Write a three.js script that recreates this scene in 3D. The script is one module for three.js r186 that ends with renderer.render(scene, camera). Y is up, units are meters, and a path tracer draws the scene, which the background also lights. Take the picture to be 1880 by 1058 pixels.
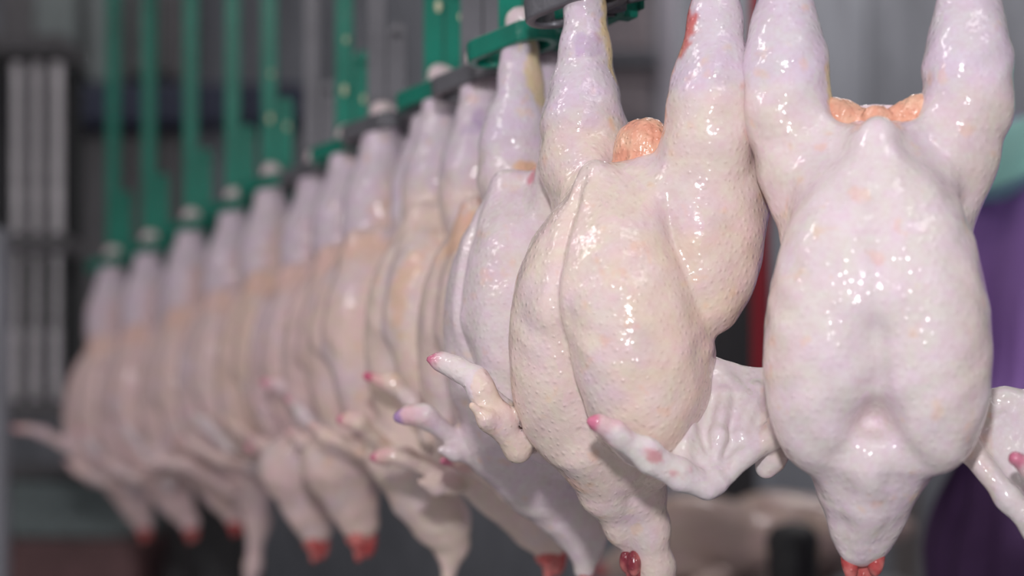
import * as THREE from 'three';
import { ImprovedNoise } from 'three/addons/math/ImprovedNoise.js';
import { RoundedBoxGeometry } from 'three/addons/geometries/RoundedBoxGeometry.js';
import { mergeGeometries } from 'three/addons/utils/BufferGeometryUtils.js';
import { RectAreaLightUniformsLib } from 'three/addons/lights/RectAreaLightUniformsLib.js';

// ---------------------------------------------------------------- camera, exposure, lights
const W = 1880, H = 1058, FL = 3400, EYE = 0.95, HORIZON = 850;      // focal length and horizon in pixels of the frame; eye height in metres
const scene = new THREE.Scene();
scene.background = new THREE.Color(0x000000);
const camera = new THREE.PerspectiveCamera(2 * Math.atan(H / 2 / FL) * 180 / Math.PI, W / H, 0.05, 60);
camera.position.set(0, EYE, 0);
camera.lookAt(0, EYE, -1);
camera.setViewOffset(W, H, 0, H / 2 - HORIZON, W, H);                // a lens shifted upward keeps the verticals upright
camera.focus = 1.25;
camera.userData.fStop = 2.7;
scene.add(camera);
const renderer = new THREE.WebGLRenderer({ antialias: true });
renderer.toneMapping = THREE.LinearToneMapping;
renderer.toneMappingExposure = 1.1;
renderer.shadowMap.enabled = true;
RectAreaLightUniformsLib.init();

const FLASH = { at: [-0.03, EYE + 0.28, 0.06], power: 3.1, color: [0.97, 0.97, 1.0] };
const CEILING = { y: 2.75, power: 17, color: [1.0, 0.955, 0.945], spots: [[-1.35, -0.85, 1.2, 2.2], [0.9, 0.5, 0.9], [-1.15, -3.0, 0.4], [1.0, -3.65, 1.3]] };

// ---------------------------------------------------------------- helpers
let seedValue = 12345;
const rnd = () => { seedValue = (seedValue + 0x6d2b79f5) | 0; let t = Math.imul(seedValue ^ (seedValue >>> 15), 1 | seedValue); t = (t + Math.imul(t ^ (t >>> 7), 61 | t)) ^ t; return ((t ^ (t >>> 14)) >>> 0) / 4294967296; };
const noise = new ImprovedNoise();
const fbm = (x, y, z, o = 3) => { let s = 0, a = 1; for (let i = 0; i < o; i++) { s += a * noise.noise(x, y, z); a *= 0.5; x = x * 2.03 + 7.1; y = y * 2.03 + 3.7; z = z * 2.03 + 1.3; } return s; };
const clamp = (x, a, b) => Math.min(b, Math.max(a, x));
const smooth = (a, b, x) => { const t = clamp((x - a) / (b - a), 0, 1); return t * t * (3 - 2 * t); };
const V = (x, y, z) => new THREE.Vector3(x, y, z);
const at = (px, py, depth) => V((px - W / 2) / FL * depth, EYE + (HORIZON - py) / FL * depth, -depth);   // photograph pixel at a distance -> place in the hall
const names = {};
const numbered = (n) => { const k = names[n] = (names[n] ?? -1) + 1; return k ? `${n}_${String(k).padStart(3, '0')}` : n; };
function tag(o, label, category, group, kind) {
  if (label) o.userData.label = label;
  if (category) o.userData.category = category;
  if (group) o.userData.group = group;
  if (kind) o.userData.kind = kind;
  return o;
}
function thing(name, position, turn = 0) { const g = new THREE.Group(); g.name = numbered(name); g.position.set(...position); g.rotation.y = turn; scene.add(g); return g; }
function part(name, geometry, material, parent) {
  const m = new THREE.Mesh(geometry, material);
  m.name = parent === scene ? numbered(name) : name;
  m.castShadow = m.receiveShadow = true;
  parent.add(m);
  return m;
}
const struct = (name, geometry, material) => tag(part(name, geometry, material, scene), null, null, null, 'structure');
function box(x, y, z, w, h, d, r = 0.004) { const g = new RoundedBoxGeometry(w, h, d, 2, Math.min(r, w / 2.1, h / 2.1, d / 2.1)); g.translate(x, y, z); return g; }
function span(x0, x1, y0, y1, z0, z1, r) { return box((x0 + x1) / 2, (y0 + y1) / 2, (z0 + z1) / 2, Math.abs(x1 - x0), Math.abs(y1 - y0), Math.abs(z1 - z0), r); }
function tube(points, r, seg = 24, sides = 12) { return new THREE.TubeGeometry(new THREE.CatmullRomCurve3(points), seg, r, sides, false); }
function rod(a, b, r, sides = 20) {
  const d = b.clone().sub(a), g = new THREE.CylinderGeometry(r, r, d.length(), sides, 1);
  g.applyQuaternion(new THREE.Quaternion().setFromUnitVectors(V(0, 1, 0), d.normalize()));
  g.translate(...a.clone().add(b).multiplyScalar(0.5).toArray());
  return g;
}

// ---------------------------------------------------------------- implicit surfaces: primitives, joined by a smooth minimum, meshed by surface nets
const cap = (a, b, ra, rb, k = 0.01) => {
  const [ax, ay, az] = a, dx = b[0] - ax, dy = b[1] - ay, dz = b[2] - az, L = dx * dx + dy * dy + dz * dz;
  return { k, c: [ax + dx / 2, ay + dy / 2, az + dz / 2], r: Math.sqrt(L) / 2 + Math.max(ra, rb), f(x, y, z) {
    const px = x - ax, py = y - ay, pz = z - az, t = clamp((px * dx + py * dy + pz * dz) / L, 0, 1);
    const qx = px - dx * t, qy = py - dy * t, qz = pz - dz * t;
    return Math.sqrt(qx * qx + qy * qy + qz * qz) - ra - (rb - ra) * t;
  } };
};
function chain(points, k = 0.012) { const out = []; for (let i = 0; i + 1 < points.length; i++) out.push(cap(points[i], points[i + 1], points[i][3], points[i + 1][3], k)); return out; }
const ell = (c, r, k = 0.015, e = [0, 0, 0]) => {                      // ellipsoid turned by Euler angles
  const m = new THREE.Matrix4().makeRotationFromEuler(new THREE.Euler(...e)).invert().elements;
  const [r0, r1, r2] = r, [cx, cy, cz] = c, ix = 1 / r0, iy = 1 / r1, iz = 1 / r2;
  return { k, c, r: Math.max(...r), f(x, y, z) {
    x -= cx; y -= cy; z -= cz;
    const X = (m[0] * x + m[4] * y + m[8] * z) * ix, Y = (m[1] * x + m[5] * y + m[9] * z) * iy, Z = (m[2] * x + m[6] * y + m[10] * z) * iz;
    const k0 = Math.sqrt(X * X + Y * Y + Z * Z), k1 = Math.sqrt((X * ix) ** 2 + (Y * iy) ** 2 + (Z * iz) ** 2);
    return k1 < 1e-9 ? -Math.min(...r) : k0 * (k0 - 1) / k1;
  } };
};
const tri = (a, b, c, t, k = 0.006) => {                               // a sheet of skin: a triangle with thickness
  const A = V(...a), B = V(...b), C = V(...c), ctr = A.clone().add(B).add(C).divideScalar(3), T = new THREE.Triangle(A, B, C), p = V(0, 0, 0), q = V(0, 0, 0);
  return { k, c: ctr.toArray(), r: Math.max(A.distanceTo(ctr), B.distanceTo(ctr), C.distanceTo(ctr)) + t, f(x, y, z) { p.set(x, y, z); T.closestPointToPoint(p, q); return p.distanceTo(q) - t; } };
};
function fieldOf(prims, after) {
  return (x, y, z) => {
    let d = 1;
    for (let i = 0; i < prims.length; i++) {
      const p = prims[i], c = p.c, ax = x - c[0], ay = y - c[1], az = z - c[2], lower = Math.sqrt(ax * ax + ay * ay + az * az) - p.r;
      if (lower > d + p.k || (i && lower > 0.12)) { if (d > 0.5) d = Math.min(d, Math.max(lower, 0.02)); continue; }
      const e = p.f(x, y, z), h = Math.max(p.k - Math.abs(d - e), 0) / p.k;
      d = Math.min(d, e) - h * h * p.k * 0.25;
    }
    return after ? after(d, x, y, z) : d;
  };
}
function surface(field, lo, hi, h, color) {
  const n = [0, 1, 2].map((i) => Math.ceil((hi[i] - lo[i]) / h / 4) * 4 + 1), [nx, ny, nz] = n, g = new Float32Array(nx * ny * nz).fill(1);
  const id = (i, j, k) => (k * ny + j) * nx + i, far = 4 * h * 0.87 * 1.9 + 0.002;
  for (let k = 0; k < nz; k += 4) for (let j = 0; j < ny; j += 4) for (let i = 0; i < nx; i += 4) {
    const d = field(lo[0] + (i + 2) * h, lo[1] + (j + 2) * h, lo[2] + (k + 2) * h), skip = Math.abs(d) > far;
    for (let c = k; c < Math.min(k + 4, nz); c++) for (let b = j; b < Math.min(j + 4, ny); b++) for (let a = i; a < Math.min(i + 4, nx); a++) g[id(a, b, c)] = skip ? d : field(lo[0] + a * h, lo[1] + b * h, lo[2] + c * h);
  }
  const vert = new Int32Array(nx * ny * nz).fill(-1), P = [], index = [];
  const E = [[0, 1], [0, 2], [0, 4], [1, 3], [1, 5], [2, 3], [2, 6], [3, 7], [4, 5], [4, 6], [5, 7], [6, 7]], off = [0, 1, nx, nx + 1, nx * ny, nx * ny + 1, nx * ny + nx, nx * ny + nx + 1];
  for (let k = 0; k < nz - 1; k++) for (let j = 0; j < ny - 1; j++) for (let i = 0; i < nx - 1; i++) {
    const o = id(i, j, k); let mask = 0;
    for (let c = 0; c < 8; c++) if (g[o + off[c]] < 0) mask |= 1 << c;
    if (mask === 0 || mask === 255) continue;
    let x = 0, y = 0, z = 0, m = 0;
    for (const [a, b] of E) {
      if (((mask >> a) & 1) === ((mask >> b) & 1)) continue;
      const t = g[o + off[a]] / (g[o + off[a]] - g[o + off[b]]), q = (v, s) => { const u = (a >> s) & 1, w = (b >> s) & 1; return v + u + (w - u) * t; };
      x += q(i, 0); y += q(j, 1); z += q(k, 2); m++;
    }
    vert[o] = P.length / 3;
    P.push(lo[0] + x / m * h, lo[1] + y / m * h, lo[2] + z / m * h);
  }
  const quad = (a, b, c, d, flip) => { if (a < 0 || b < 0 || c < 0 || d < 0) return; if (flip) index.push(a, c, b, b, c, d); else index.push(a, b, c, b, d, c); };
  for (let k = 1; k < nz - 1; k++) for (let j = 1; j < ny - 1; j++) for (let i = 1; i < nx - 1; i++) {
    const o = id(i, j, k), s = g[o] < 0;
    if (s !== g[o + 1] < 0) quad(vert[o - nx * ny - nx], vert[o - nx * ny], vert[o - nx], vert[o], !s);
    if (s !== g[o + nx] < 0) quad(vert[o - nx * ny - 1], vert[o - 1], vert[o - nx * ny], vert[o], !s);
    if (s !== g[o + nx * ny] < 0) quad(vert[o - nx - 1], vert[o - nx], vert[o - 1], vert[o], !s);
  }
  const N = new Float32Array(P.length), C = new Float32Array(P.length), e = h * 0.5;
  for (let i = 0; i < P.length; i += 3) {
    for (let step = 0; step < 2; step++) {
      const x = P[i], y = P[i + 1], z = P[i + 2];
      let a = field(x + e, y, z) - field(x - e, y, z), b = field(x, y + e, z) - field(x, y - e, z), c = field(x, y, z + e) - field(x, y, z - e);
      const l = Math.sqrt(a * a + b * b + c * c) || 1e-9;
      if (step === 0) { const m = clamp(field(x, y, z) / (l / (2 * e)), -0.5 * h, 0.5 * h) / l; P[i] -= a * m; P[i + 1] -= b * m; P[i + 2] -= c * m; }
      else { N[i] = a / l; N[i + 1] = b / l; N[i + 2] = c / l; }
    }
    const c = color(P[i], P[i + 1], P[i + 2], N[i], N[i + 1], N[i + 2]);
    C[i] = c[0]; C[i + 1] = c[1]; C[i + 2] = c[2];
  }
  return boxMapped(P, N, C, index);
}
// texture coordinates in metres, each triangle on the plane it faces most; vertices are doubled only where planes meet
function boxMapped(P, N, C, index) {
  const seen = new Map(), p = [], nn = [], cc = [], uv = [], out = new Uint32Array(index.length);
  for (let t = 0; t < index.length; t += 3) {
    const a = index[t] * 3, b = index[t + 1] * 3, c = index[t + 2] * 3;
    const sx = Math.abs(N[a] + N[b] + N[c]), sy = Math.abs(N[a + 1] + N[b + 1] + N[c + 1]), sz = Math.abs(N[a + 2] + N[b + 2] + N[c + 2]), axis = sz >= sx && sz >= sy ? 2 : sx >= sy ? 0 : 1;
    for (let q = 0; q < 3; q++) {
      const v = index[t + q], key = v * 3 + axis;
      let m = seen.get(key);
      if (m === undefined) {
        m = p.length / 3; seen.set(key, m);
        const x = P[v * 3], y = P[v * 3 + 1], z = P[v * 3 + 2];
        p.push(x, y, z); nn.push(N[v * 3], N[v * 3 + 1], N[v * 3 + 2]); cc.push(C[v * 3], C[v * 3 + 1], C[v * 3 + 2]);
        if (axis === 2) uv.push(x, y); else if (axis === 0) uv.push(z + 0.31, y + 0.17); else uv.push(x + 0.47, z + 0.23);
      }
      out[t + q] = m;
    }
  }
  const g = new THREE.BufferGeometry();
  g.setAttribute('position', new THREE.Float32BufferAttribute(p, 3));
  g.setAttribute('normal', new THREE.Float32BufferAttribute(nn, 3));
  g.setAttribute('color', new THREE.Float32BufferAttribute(cc, 3));
  g.setAttribute('uv', new THREE.Float32BufferAttribute(uv, 2));
  g.setIndex(new THREE.BufferAttribute(out, 1));
  return g;
}

// ---------------------------------------------------------------- textures
function dataTexture(size, metres, fn, srgb = false) {
  const d = new Uint8Array(size * size * 4);
  for (let y = 0; y < size; y++) for (let x = 0; x < size; x++) { const c = fn(x, y), o = (y * size + x) * 4; for (let i = 0; i < 3; i++) d[o + i] = clamp(Math.round((Array.isArray(c) ? c[i] : c) * 255), 0, 255); d[o + 3] = 255; }
  const t = new THREE.DataTexture(d, size, size);
  t.wrapS = t.wrapT = THREE.RepeatWrapping; t.magFilter = THREE.LinearFilter; t.minFilter = THREE.LinearMipmapLinearFilter; t.generateMipmaps = true;
  if (srgb) t.colorSpace = THREE.SRGBColorSpace;
  t.repeat.set(1 / metres, 1 / metres);
  t.needsUpdate = true;
  return t;
}
const lattices = {};
function wrapNoise(x, y, n, f, layer = 0) {                            // tiles seamlessly: value noise on a lattice of f cells
  const L = lattices[f + ',' + layer] ??= Float32Array.from({ length: f * f }, () => rnd() * 2 - 1);
  const u = ((x / n * f) % f + f) % f, v = ((y / n * f) % f + f) % f, i = Math.floor(u), j = Math.floor(v), a = u - i, b = v - j, p = a * a * (3 - 2 * a), q = b * b * (3 - 2 * b), I = (i + 1) % f, J = (j + 1) % f;
  return (L[j * f + i] * (1 - p) + L[j * f + I] * p) * (1 - q) + (L[J * f + i] * (1 - p) + L[J * f + I] * p) * q;
}
// plucked skin: feather follicles in wandering rows, and fine creases between them
function skinBump(size, metres, spacing, radius, high, fine) {
  const px = size / metres, h = new Float32Array(size * size).fill(0), step = metres / Math.round(metres / spacing), rows = Math.round(metres / step);
  for (let j = 0; j < rows; j++) for (let i = 0; i < rows; i++) {
    const cx = (i + (j % 2) * 0.5 + (rnd() - 0.5) * 0.55) * step * px, cy = (j + (rnd() - 0.5) * 0.55) * step * px, r = radius * px * (0.65 + rnd() * 0.6), a = high * (0.35 + rnd() * 0.65), R = Math.ceil(r * 1.6);
    for (let y = -R; y <= R; y++) for (let x = -R; x <= R; x++) {
      const q = Math.hypot(x, y) / r; if (q > 1.5) continue;
      const o = ((Math.round(cy) + y + 4 * size) % size) * size + (Math.round(cx) + x + 4 * size) % size;
      h[o] = Math.max(h[o], a * Math.exp(-q * q * 2.2));
    }
  }
  return dataTexture(size, metres, (x, y) => 0.25 + h[y * size + x] + fine * wrapNoise(x, y, size, 23) + fine * 0.5 * wrapNoise(y, x, size, 57, 3) + fine * 0.3 * wrapNoise(x, y, size, 131, 5));
}
const bumpFine = skinBump(1024, 0.11, 0.0042, 0.0013, 0.5, 0.10);
const bumpSoft = skinBump(1024, 0.12, 0.0062, 0.0024, 0.45, 0.07);
const bumpCoarse = skinBump(1024, 0.13, 0.0058, 0.0018, 0.6, 0.16);
// faint mottling of skin: pinkish and yellowish flecks
const mottling = dataTexture(512, 0.09, (x, y) => {
  const a = wrapNoise(x, y, 512, 9), b = wrapNoise(y, x, 512, 19, 5), c = wrapNoise(x, y, 512, 45, 9);
  return [0.98 + 0.012 * a + 0.008 * c, 0.965 + 0.022 * b + 0.016 * c, 0.965 + 0.022 * a + 0.018 * c];
}, true);
const metalGrain = dataTexture(512, 0.25, (x, y) => 0.5 + 0.3 * wrapNoise(x, y, 512, 40) + 0.25 * wrapNoise(y, x, 512, 120, 4));
const wornTint = dataTexture(512, 0.6, (x, y) => { const a = wrapNoise(x, y, 512, 11) + 0.5 * wrapNoise(y, x, 512, 37, 2); return [0.88 + 0.08 * a, 0.88 + 0.08 * a, 0.89 + 0.08 * a]; }, true);

function skinMaterial(bump, scale, rough) {
  return new THREE.MeshPhysicalMaterial({ name: 'plucked skin', vertexColors: true, map: mottling, bumpMap: bump, bumpScale: scale, roughness: rough, specularIntensity: 0.6 });
}
const SKIN = { smooth: skinMaterial(bumpSoft, 0.0008, 0.11), rough: skinMaterial(bumpCoarse, 0.00075, 0.12) };
const FLESH = new THREE.MeshPhysicalMaterial({ name: 'wet flesh', vertexColors: true, bumpMap: bumpFine, bumpScale: 0.0012, roughness: 0.22 });
const metal = (name, color, rough, metalness = 0.0, extra = {}) => new THREE.MeshStandardMaterial({ name, color: new THREE.Color(...color), roughness: rough, metalness, roughnessMap: null, bumpMap: metalGrain, bumpScale: 0.0003, map: wornTint, ...extra });

// ---------------------------------------------------------------- the bird
const C = {
  breast: [0.77, 0.67, 0.68], cream: [0.79, 0.63, 0.54], lilac: [0.71, 0.62, 0.72], thigh: [0.78, 0.65, 0.62], wing: [0.77, 0.70, 0.715], peach: [0.83, 0.50, 0.33],
  yellow: [0.82, 0.62, 0.22], orange: [0.82, 0.42, 0.16], red: [0.66, 0.12, 0.10], pink: [0.70, 0.25, 0.30], purple: [0.42, 0.26, 0.52], tip: [0.64, 0.20, 0.30], meat: [0.60, 0.13, 0.12],
};
const rad = (d) => d * Math.PI / 180;
const loopTurn = (b, i) => (i ? rad(-45) : b.turn) - b.turn;
const mixInto = (c, d, w) => { c[0] += (d[0] - c[0]) * w; c[1] += (d[1] - c[1]) * w; c[2] += (d[2] - c[2]) * w; };
const table = (rows, y) => {                                            // rows run downward in y; smooth steps between them
  if (y >= rows[0][0]) return rows[0];
  for (let i = 0; i + 1 < rows.length; i++) if (y >= rows[i + 1][0]) { const a = rows[i], b = rows[i + 1], t = smooth(0, 1, (a[0] - y) / (a[0] - b[0])) * 0.5 + 0.5 * (a[0] - y) / (a[0] - b[0]); return a.map((v, q) => v + (b[q] - v) * t); }
  return rows[rows.length - 1];
};
/* Local axes: x to the viewer's right when the bird faces the viewer, y up, z out of the breast; the hocks hang at y = 0.32.
   o.wings: { l, r }, each { chain: [[x,y,z,r]...], sheets: [[a,b,c]...], spur } */
const LEGZ = -0.02;
function birdField(o) {
  const prims = [], q = o.low ?? 0, fw = o.fwd ?? 0, T = [[0.224 - q, 0.016, -0.014, 0.024], [0.204 - q, 0.034, 0.016, 0.038], [0.172, 0.046, 0.024, 0.046], [0.12, 0.054, 0.022, 0.052], [0.07, 0.058, 0.028, 0.054], [0.03, 0.052, 0.024, 0.053], [0, 0.036, 0.006, 0.05], [-0.014, 0.022, -0.012, 0.044], [-0.022, 0.008, -0.026, 0.032]].map(([y, w, a, b]) => [y, w, a + fw, b - fw]);
  const fine = Array.from({ length: 301 }, (_, i) => table(T, -0.022 + i / 300 * 0.264));
  prims.push({ k: 0.001, c: [0, 0.11, -0.01], r: 0.17, f(x, y, z) {
    const row = fine[Math.round(clamp((y + 0.022) / 0.264, 0, 1) * 300)], hw = row[1], zf = row[2], zb = row[3], zc = (zf - zb) / 2, hd = (zf + zb) / 2, X = x / hw, Z = (z - zc) / hd, e = Math.sqrt(X * X + Z * Z);
    return Math.max((e - 1) * Math.min(hw, hd) * 0.9, y - 0.229 + q, -0.022 - y);
  } });
  const B = { x: 0.0265, y: 0.088 - q * 0.5, z: 0.022 + fw, rx: 0.0425, ry: 0.098 - q * 0.5, rz: 0.047, tilt: 0.13, pitch: 0.10, k: 0.014, ...o.breast };
  for (const s of [-1, 1]) prims.push(ell([s * B.x, B.y, B.z], [B.rx, B.ry, B.rz], s < 0 ? 0.02 : B.k, [B.pitch, 0, s * B.tilt]));
  prims.push(cap([0, 0.2 - q, 0.031 + fw], [0, 0.10, 0.054 + fw], 0.012, 0.0125, 0.024));     // keel
  const neck = o.neck ?? [[0, 0.03, 0.004, 0.03], [0, -0.005, -0.014, 0.0255], [0, -0.035, -0.03, 0.0195], [0, -0.058, -0.042, 0.0155]];
  prims.push(...chain(neck, 0.016), ...(o.necks ?? []).flatMap((n) => chain(n, 0.007)));
  for (const s of [-1, 1]) {
    const L = (s < 0 ? o.legL : o.legR) ?? {}, dx = L.dx ?? 0, dz = L.dz ?? 0, kx = L.kx ?? 0, m = L.fat ?? o.fat ?? 1;
    const hx = s * 0.0585 + dx, hz = LEGZ + dz, kneeX = s * 0.058 + kx;
    const p = o.drop ?? 0.012;                                            // how far down the calf muscle sits
    prims.push(...chain([[hx, 0.338, hz, 0.0095], [hx, 0.316, hz, 0.013 * m], [hx * 0.8 + kneeX * 0.2, 0.298 - p * 0.6, hz, 0.0165 * m], [hx * 0.5 + kneeX * 0.5, 0.272 - p, hz * 0.9, 0.0232 * m], [hx * 0.3 + kneeX * 0.7, 0.252 - p, hz * 0.8, 0.0268 * m], [kneeX, 0.226 - p, -0.014, 0.0262 * m], [kneeX * 0.95, 0.19 - p, -0.016, 0.02 * m]], 0.01));
    prims.push(ell([hx - 0.001, 0.3405, hz - 0.002], [0.0125, 0.0095, 0.012], 0.006));
    const th = L.thigh ?? {};
    prims.push(ell([s * (th.x ?? 0.047), th.y ?? 0.186, th.z ?? -0.026], [th.rx ?? 0.024, th.ry ?? 0.058, th.rz ?? 0.036], th.k ?? 0.014, [th.pitch ?? -0.12, 0, s * (th.roll ?? -0.12)]));
    if (L.web !== false) prims.push(tri([s * 0.042, 0.215 - q * 0.6, -0.006], [s * 0.008, 0.198 - q, 0.014 + fw], [s * 0.036, 0.14, 0.034 + fw], 0.004, 0.02));
  }
  for (const w of o.wings ?? []) {
    if (w.chain) prims.push(...chain(w.chain, w.k ?? 0.008));
    for (const c of w.more ?? []) prims.push(...chain(c, 0.006));
    for (const [a, b, c, t] of w.sheets ?? []) prims.push(tri(a, b, c, t ?? 0.0035, 0.007));
  }
  prims.push(...(o.extra ?? []));
  const g = { a: 0.003, s: 0.009, x: 0, ...o.groove }, wob = o.seed ?? 0;
  const lean = o.lean ?? 0, joined = fieldOf(prims);
  return (x, y, z) => {
    if (y < 0.22) x += lean * (0.22 - y);                               // the body swings aside below the clamped legs
    let d = joined(x, y, z);
    if (d > 0.02) return d;
    const wave = Math.sin(x * 150 + wob + 2.1 * Math.sin(y * 60 + wob)) * Math.sin(y * 120 + 1.7 * wob) * Math.sin(z * 140 + wob * 0.6);
    d += wave * 0.0011;
    if (g.a && z > 0.02 && y < 0.205) d += g.a * Math.exp(-(((x - g.x) / g.s) ** 2)) * smooth(0.02, 0.05, z) * smooth(0.205, 0.16, y) * smooth(0.0, 0.03, y);
    if (o.notch && z > 0) d += o.notch[2] * Math.exp(-(((x - o.notch[0]) / 0.014) ** 2) - ((y - o.notch[1]) / 0.010) ** 2) * smooth(0, 0.02, z);
    return d;
  };
}
function birdColor(o) {
  const tone = o.tone ?? C.breast, leg = o.leg ?? C.lilac, q = (o.seed ?? 0) * 3.7, tips = (o.wings ?? []).filter((w) => w.chain).map((w) => [...w.chain[w.chain.length - 1], w.tip ?? C.tip]);
  const lean = o.lean ?? 0;
  return (x, y, z) => {
    if (y < 0.22) x += lean * (0.22 - y);
    const c = tone.slice(), n1 = fbm(x * 22 + q, y * 22, z * 22), n2 = fbm(x * 60 - q, y * 60, z * 60 + 4), n3 = noise.noise(x * 160, y * 160, z * 160 + q);
    mixInto(c, o.flank ?? C.cream, clamp(0.35 + n1 * 0.9, 0, 0.8) * smooth(0.03, 0.065, Math.abs(x) + 0.25 * Math.max(0, -z)));
    const onLeg = smooth((o.legEdge ?? 0.215), (o.legEdge ?? 0.215) + 0.035, y + n2 * 0.012 - 0.2 * (Math.abs(x) - 0.05)) * smooth(0.02, 0.035, Math.abs(x));
    mixInto(c, C.thigh, smooth(0.13, 0.17, y) * smooth(0.045, 0.06, Math.abs(x)) * 0.7);
    mixInto(c, leg, onLeg * (0.85 + 0.15 * n1));
    mixInto(c, [0.69, 0.575, 0.645], clamp(n1 * 0.9 - 0.05, 0, 0.5));
    mixInto(c, C.peach, clamp(n2 * 1.3 - 0.62, 0, 0.35));
    if (Math.abs(x) > 0.075 && y < 0.1) mixInto(c, o.wingTone ?? C.wing, 0.8);
    for (const [px, py, pz, r, color] of tips) { const d = Math.hypot(x - px, y - py, z - pz); mixInto(c, C.pink, 0.4 * smooth(0.024, 0.008, d + n2 * 0.014)); mixInto(c, color, smooth(0.009, 0.004, d + n3 * 0.003)); }
    for (const s of o.spots ?? []) {                                    // bruises, fat and blood, with ragged edges
      const d = Math.hypot((x - s[0]) / s[3], (y - s[1]) / s[4], (z - s[2]) / s[5]);
      if (d < 2) mixInto(c, C[s[6]], (s[7] ?? 0.8) * smooth(1.1, 0.55, d + n2 * 0.9 + n3 * 0.35));
    }
    if (y > 0.33) mixInto(c, [0.78, 0.66, 0.66], 0.85);
    return c;
  };
}
const lumps = (list, k = 0.004) => list.map(([x, y, z, a, b, c, e]) => ell([x, y, z], [a, b, c], k, e ?? [0, 0, 0]));
function blob(list, h, color, k, after) {
  const prims = lumps(list, k), lo = [9, 9, 9], hi = [-9, -9, -9];
  for (const p of prims) for (let i = 0; i < 3; i++) { lo[i] = Math.min(lo[i], p.c[i] - p.r - 3 * h); hi[i] = Math.max(hi[i], p.c[i] + p.r + 3 * h); }
  return surface(fieldOf(prims, after), lo, hi, h, color);
}
const fleshColor = (a, b, q = 0) => (x, y, z) => { const c = a.slice(); mixInto(c, b, clamp(0.5 + 1.4 * fbm(x * 70 + q, y * 70, z * 70), 0, 1)); return c; };
function bird(o) {
  const root = thing('chicken_carcass', [o.place.x, o.place.y, o.place.z], o.yaw);
  root.scale.setScalar(o.scale ?? 1);
  tag(root, o.label, 'chicken', 'plucked chickens hanging from the overhead line');
  const lo = [-0.105 - 0.2 * Math.max(0, o.lean ?? 0), -0.085, -0.1], hi = [0.105 + 0.2 * Math.max(0, -(o.lean ?? 0)), 0.372, 0.1];
  for (const w of o.wings ?? []) for (const p of [...(w.chain ?? []), ...(w.more ?? []).flat(), ...(w.sheets ?? []).flatMap((s) => s.slice(0, 3))]) for (let i = 0; i < 3; i++) { const v = i ? p[i] : p[1] < 0.22 ? p[0] - (o.lean ?? 0) * (0.22 - p[1]) : p[0]; lo[i] = Math.min(lo[i], v - 0.02); hi[i] = Math.max(hi[i], v + 0.02); }
  for (const p of [...(o.neck ?? []), ...(o.necks ?? []).flat()]) for (let i = 0; i < 3; i++) { lo[i] = Math.min(lo[i], p[i] - 0.03); hi[i] = Math.max(hi[i], p[i] + 0.03); }
  part('body', surface(birdField(o), lo, hi, o.cell ?? 0.003, birdColor(o)), o.skin ?? SKIN.smooth, root);
  const h = Math.max(0.0018, (o.cell ?? 0.003) * 0.7);
  if (o.vent !== null) tag(part('vent', blob(o.vent ?? [[0, 0.205, -0.014, 0.018, 0.012, 0.016]], h, fleshColor([0.84, 0.50, 0.35], [0.78, 0.36, 0.25], o.seed), 0.005, (d, x, y, z) => d + 0.0016 * fbm(x * 130 + (o.seed ?? 0), y * 60, z * 130)), FLESH, root), 'peach coloured flesh between the legs');
  const lean = o.lean ?? 0, sway = (p) => (p[1] < 0.22 ? p[0] - lean * (0.22 - p[1]) : p[0]);
  const last = o.stumpAt ?? (o.neck ?? [[0, -0.058, -0.042, 0.0155]]).slice(-1)[0], e = last[3] / 0.0155;
  const stump = o.stump ?? [[-0.0045, -0.0085, 0.002, 0.0075, 0.012, 0.008], [0.0055, -0.010, 0.003, 0.007, 0.013, 0.0075], [0.001, -0.013, -0.006, 0.009, 0.015, 0.007], [-0.002, -0.02, 0, 0.004, 0.012, 0.004]];
  tag(part('neck_stump', blob(stump.map(([x, y, z, a, b, c]) => [sway(last) + x * e, last[1] + y * e, last[2] + z * e, a * e, b * e, c * e]), h, fleshColor(o.stumpTone ?? [0.48, 0.07, 0.07], [0.62, 0.20, 0.18], o.seed), 0.002), FLESH, root), 'raw red cut neck');
  return root;
}
// a place of the photograph at a distance, in the local axes of a bird that hangs at a place with a turn
const local = (place, yaw, lean = 0) => (px, py, depth, r) => { const p = at(px, py, depth).sub(place).applyAxisAngle(V(0, 1, 0), -yaw); if (p.y < 0.22) p.x += lean * (0.22 - p.y); return r === undefined ? p.toArray() : [p.x, p.y, p.z, r]; };

// where the left hock of each bird hangs: pixel column, distance, and turn of the bird
const HANG = [
  { px: 1440, d: 1.209, yaw: -10, hock: 0.322, lean: 0 }, { px: 1074, d: 1.303, yaw: -45, hock: 0.325, lean: 0.02 }, { px: 955, d: 1.450, yaw: -66, hock: 0.327, lean: 0 }, { px: 880, d: 1.594, yaw: -64, hock: 0.328 },
  { px: 808, d: 1.720, yaw: -60, hock: 0.340 }, { px: 700, d: 1.850, yaw: -62, hock: 0.332 }, { px: 638, d: 1.985, yaw: -58, hock: 0.333 }, { px: 577, d: 2.12, yaw: -62, hock: 0.329 },
  { px: 497, d: 2.25, yaw: -52, hock: 0.334 }, { px: 428, d: 2.38, yaw: -56, hock: 0.324 }, { px: 350, d: 2.50, yaw: -52, hock: 0.314 }, { px: 272, d: 2.63, yaw: -54, hock: 0.30 },
  { px: 205, d: 2.76, yaw: -52, hock: 0.294 },
];
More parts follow.
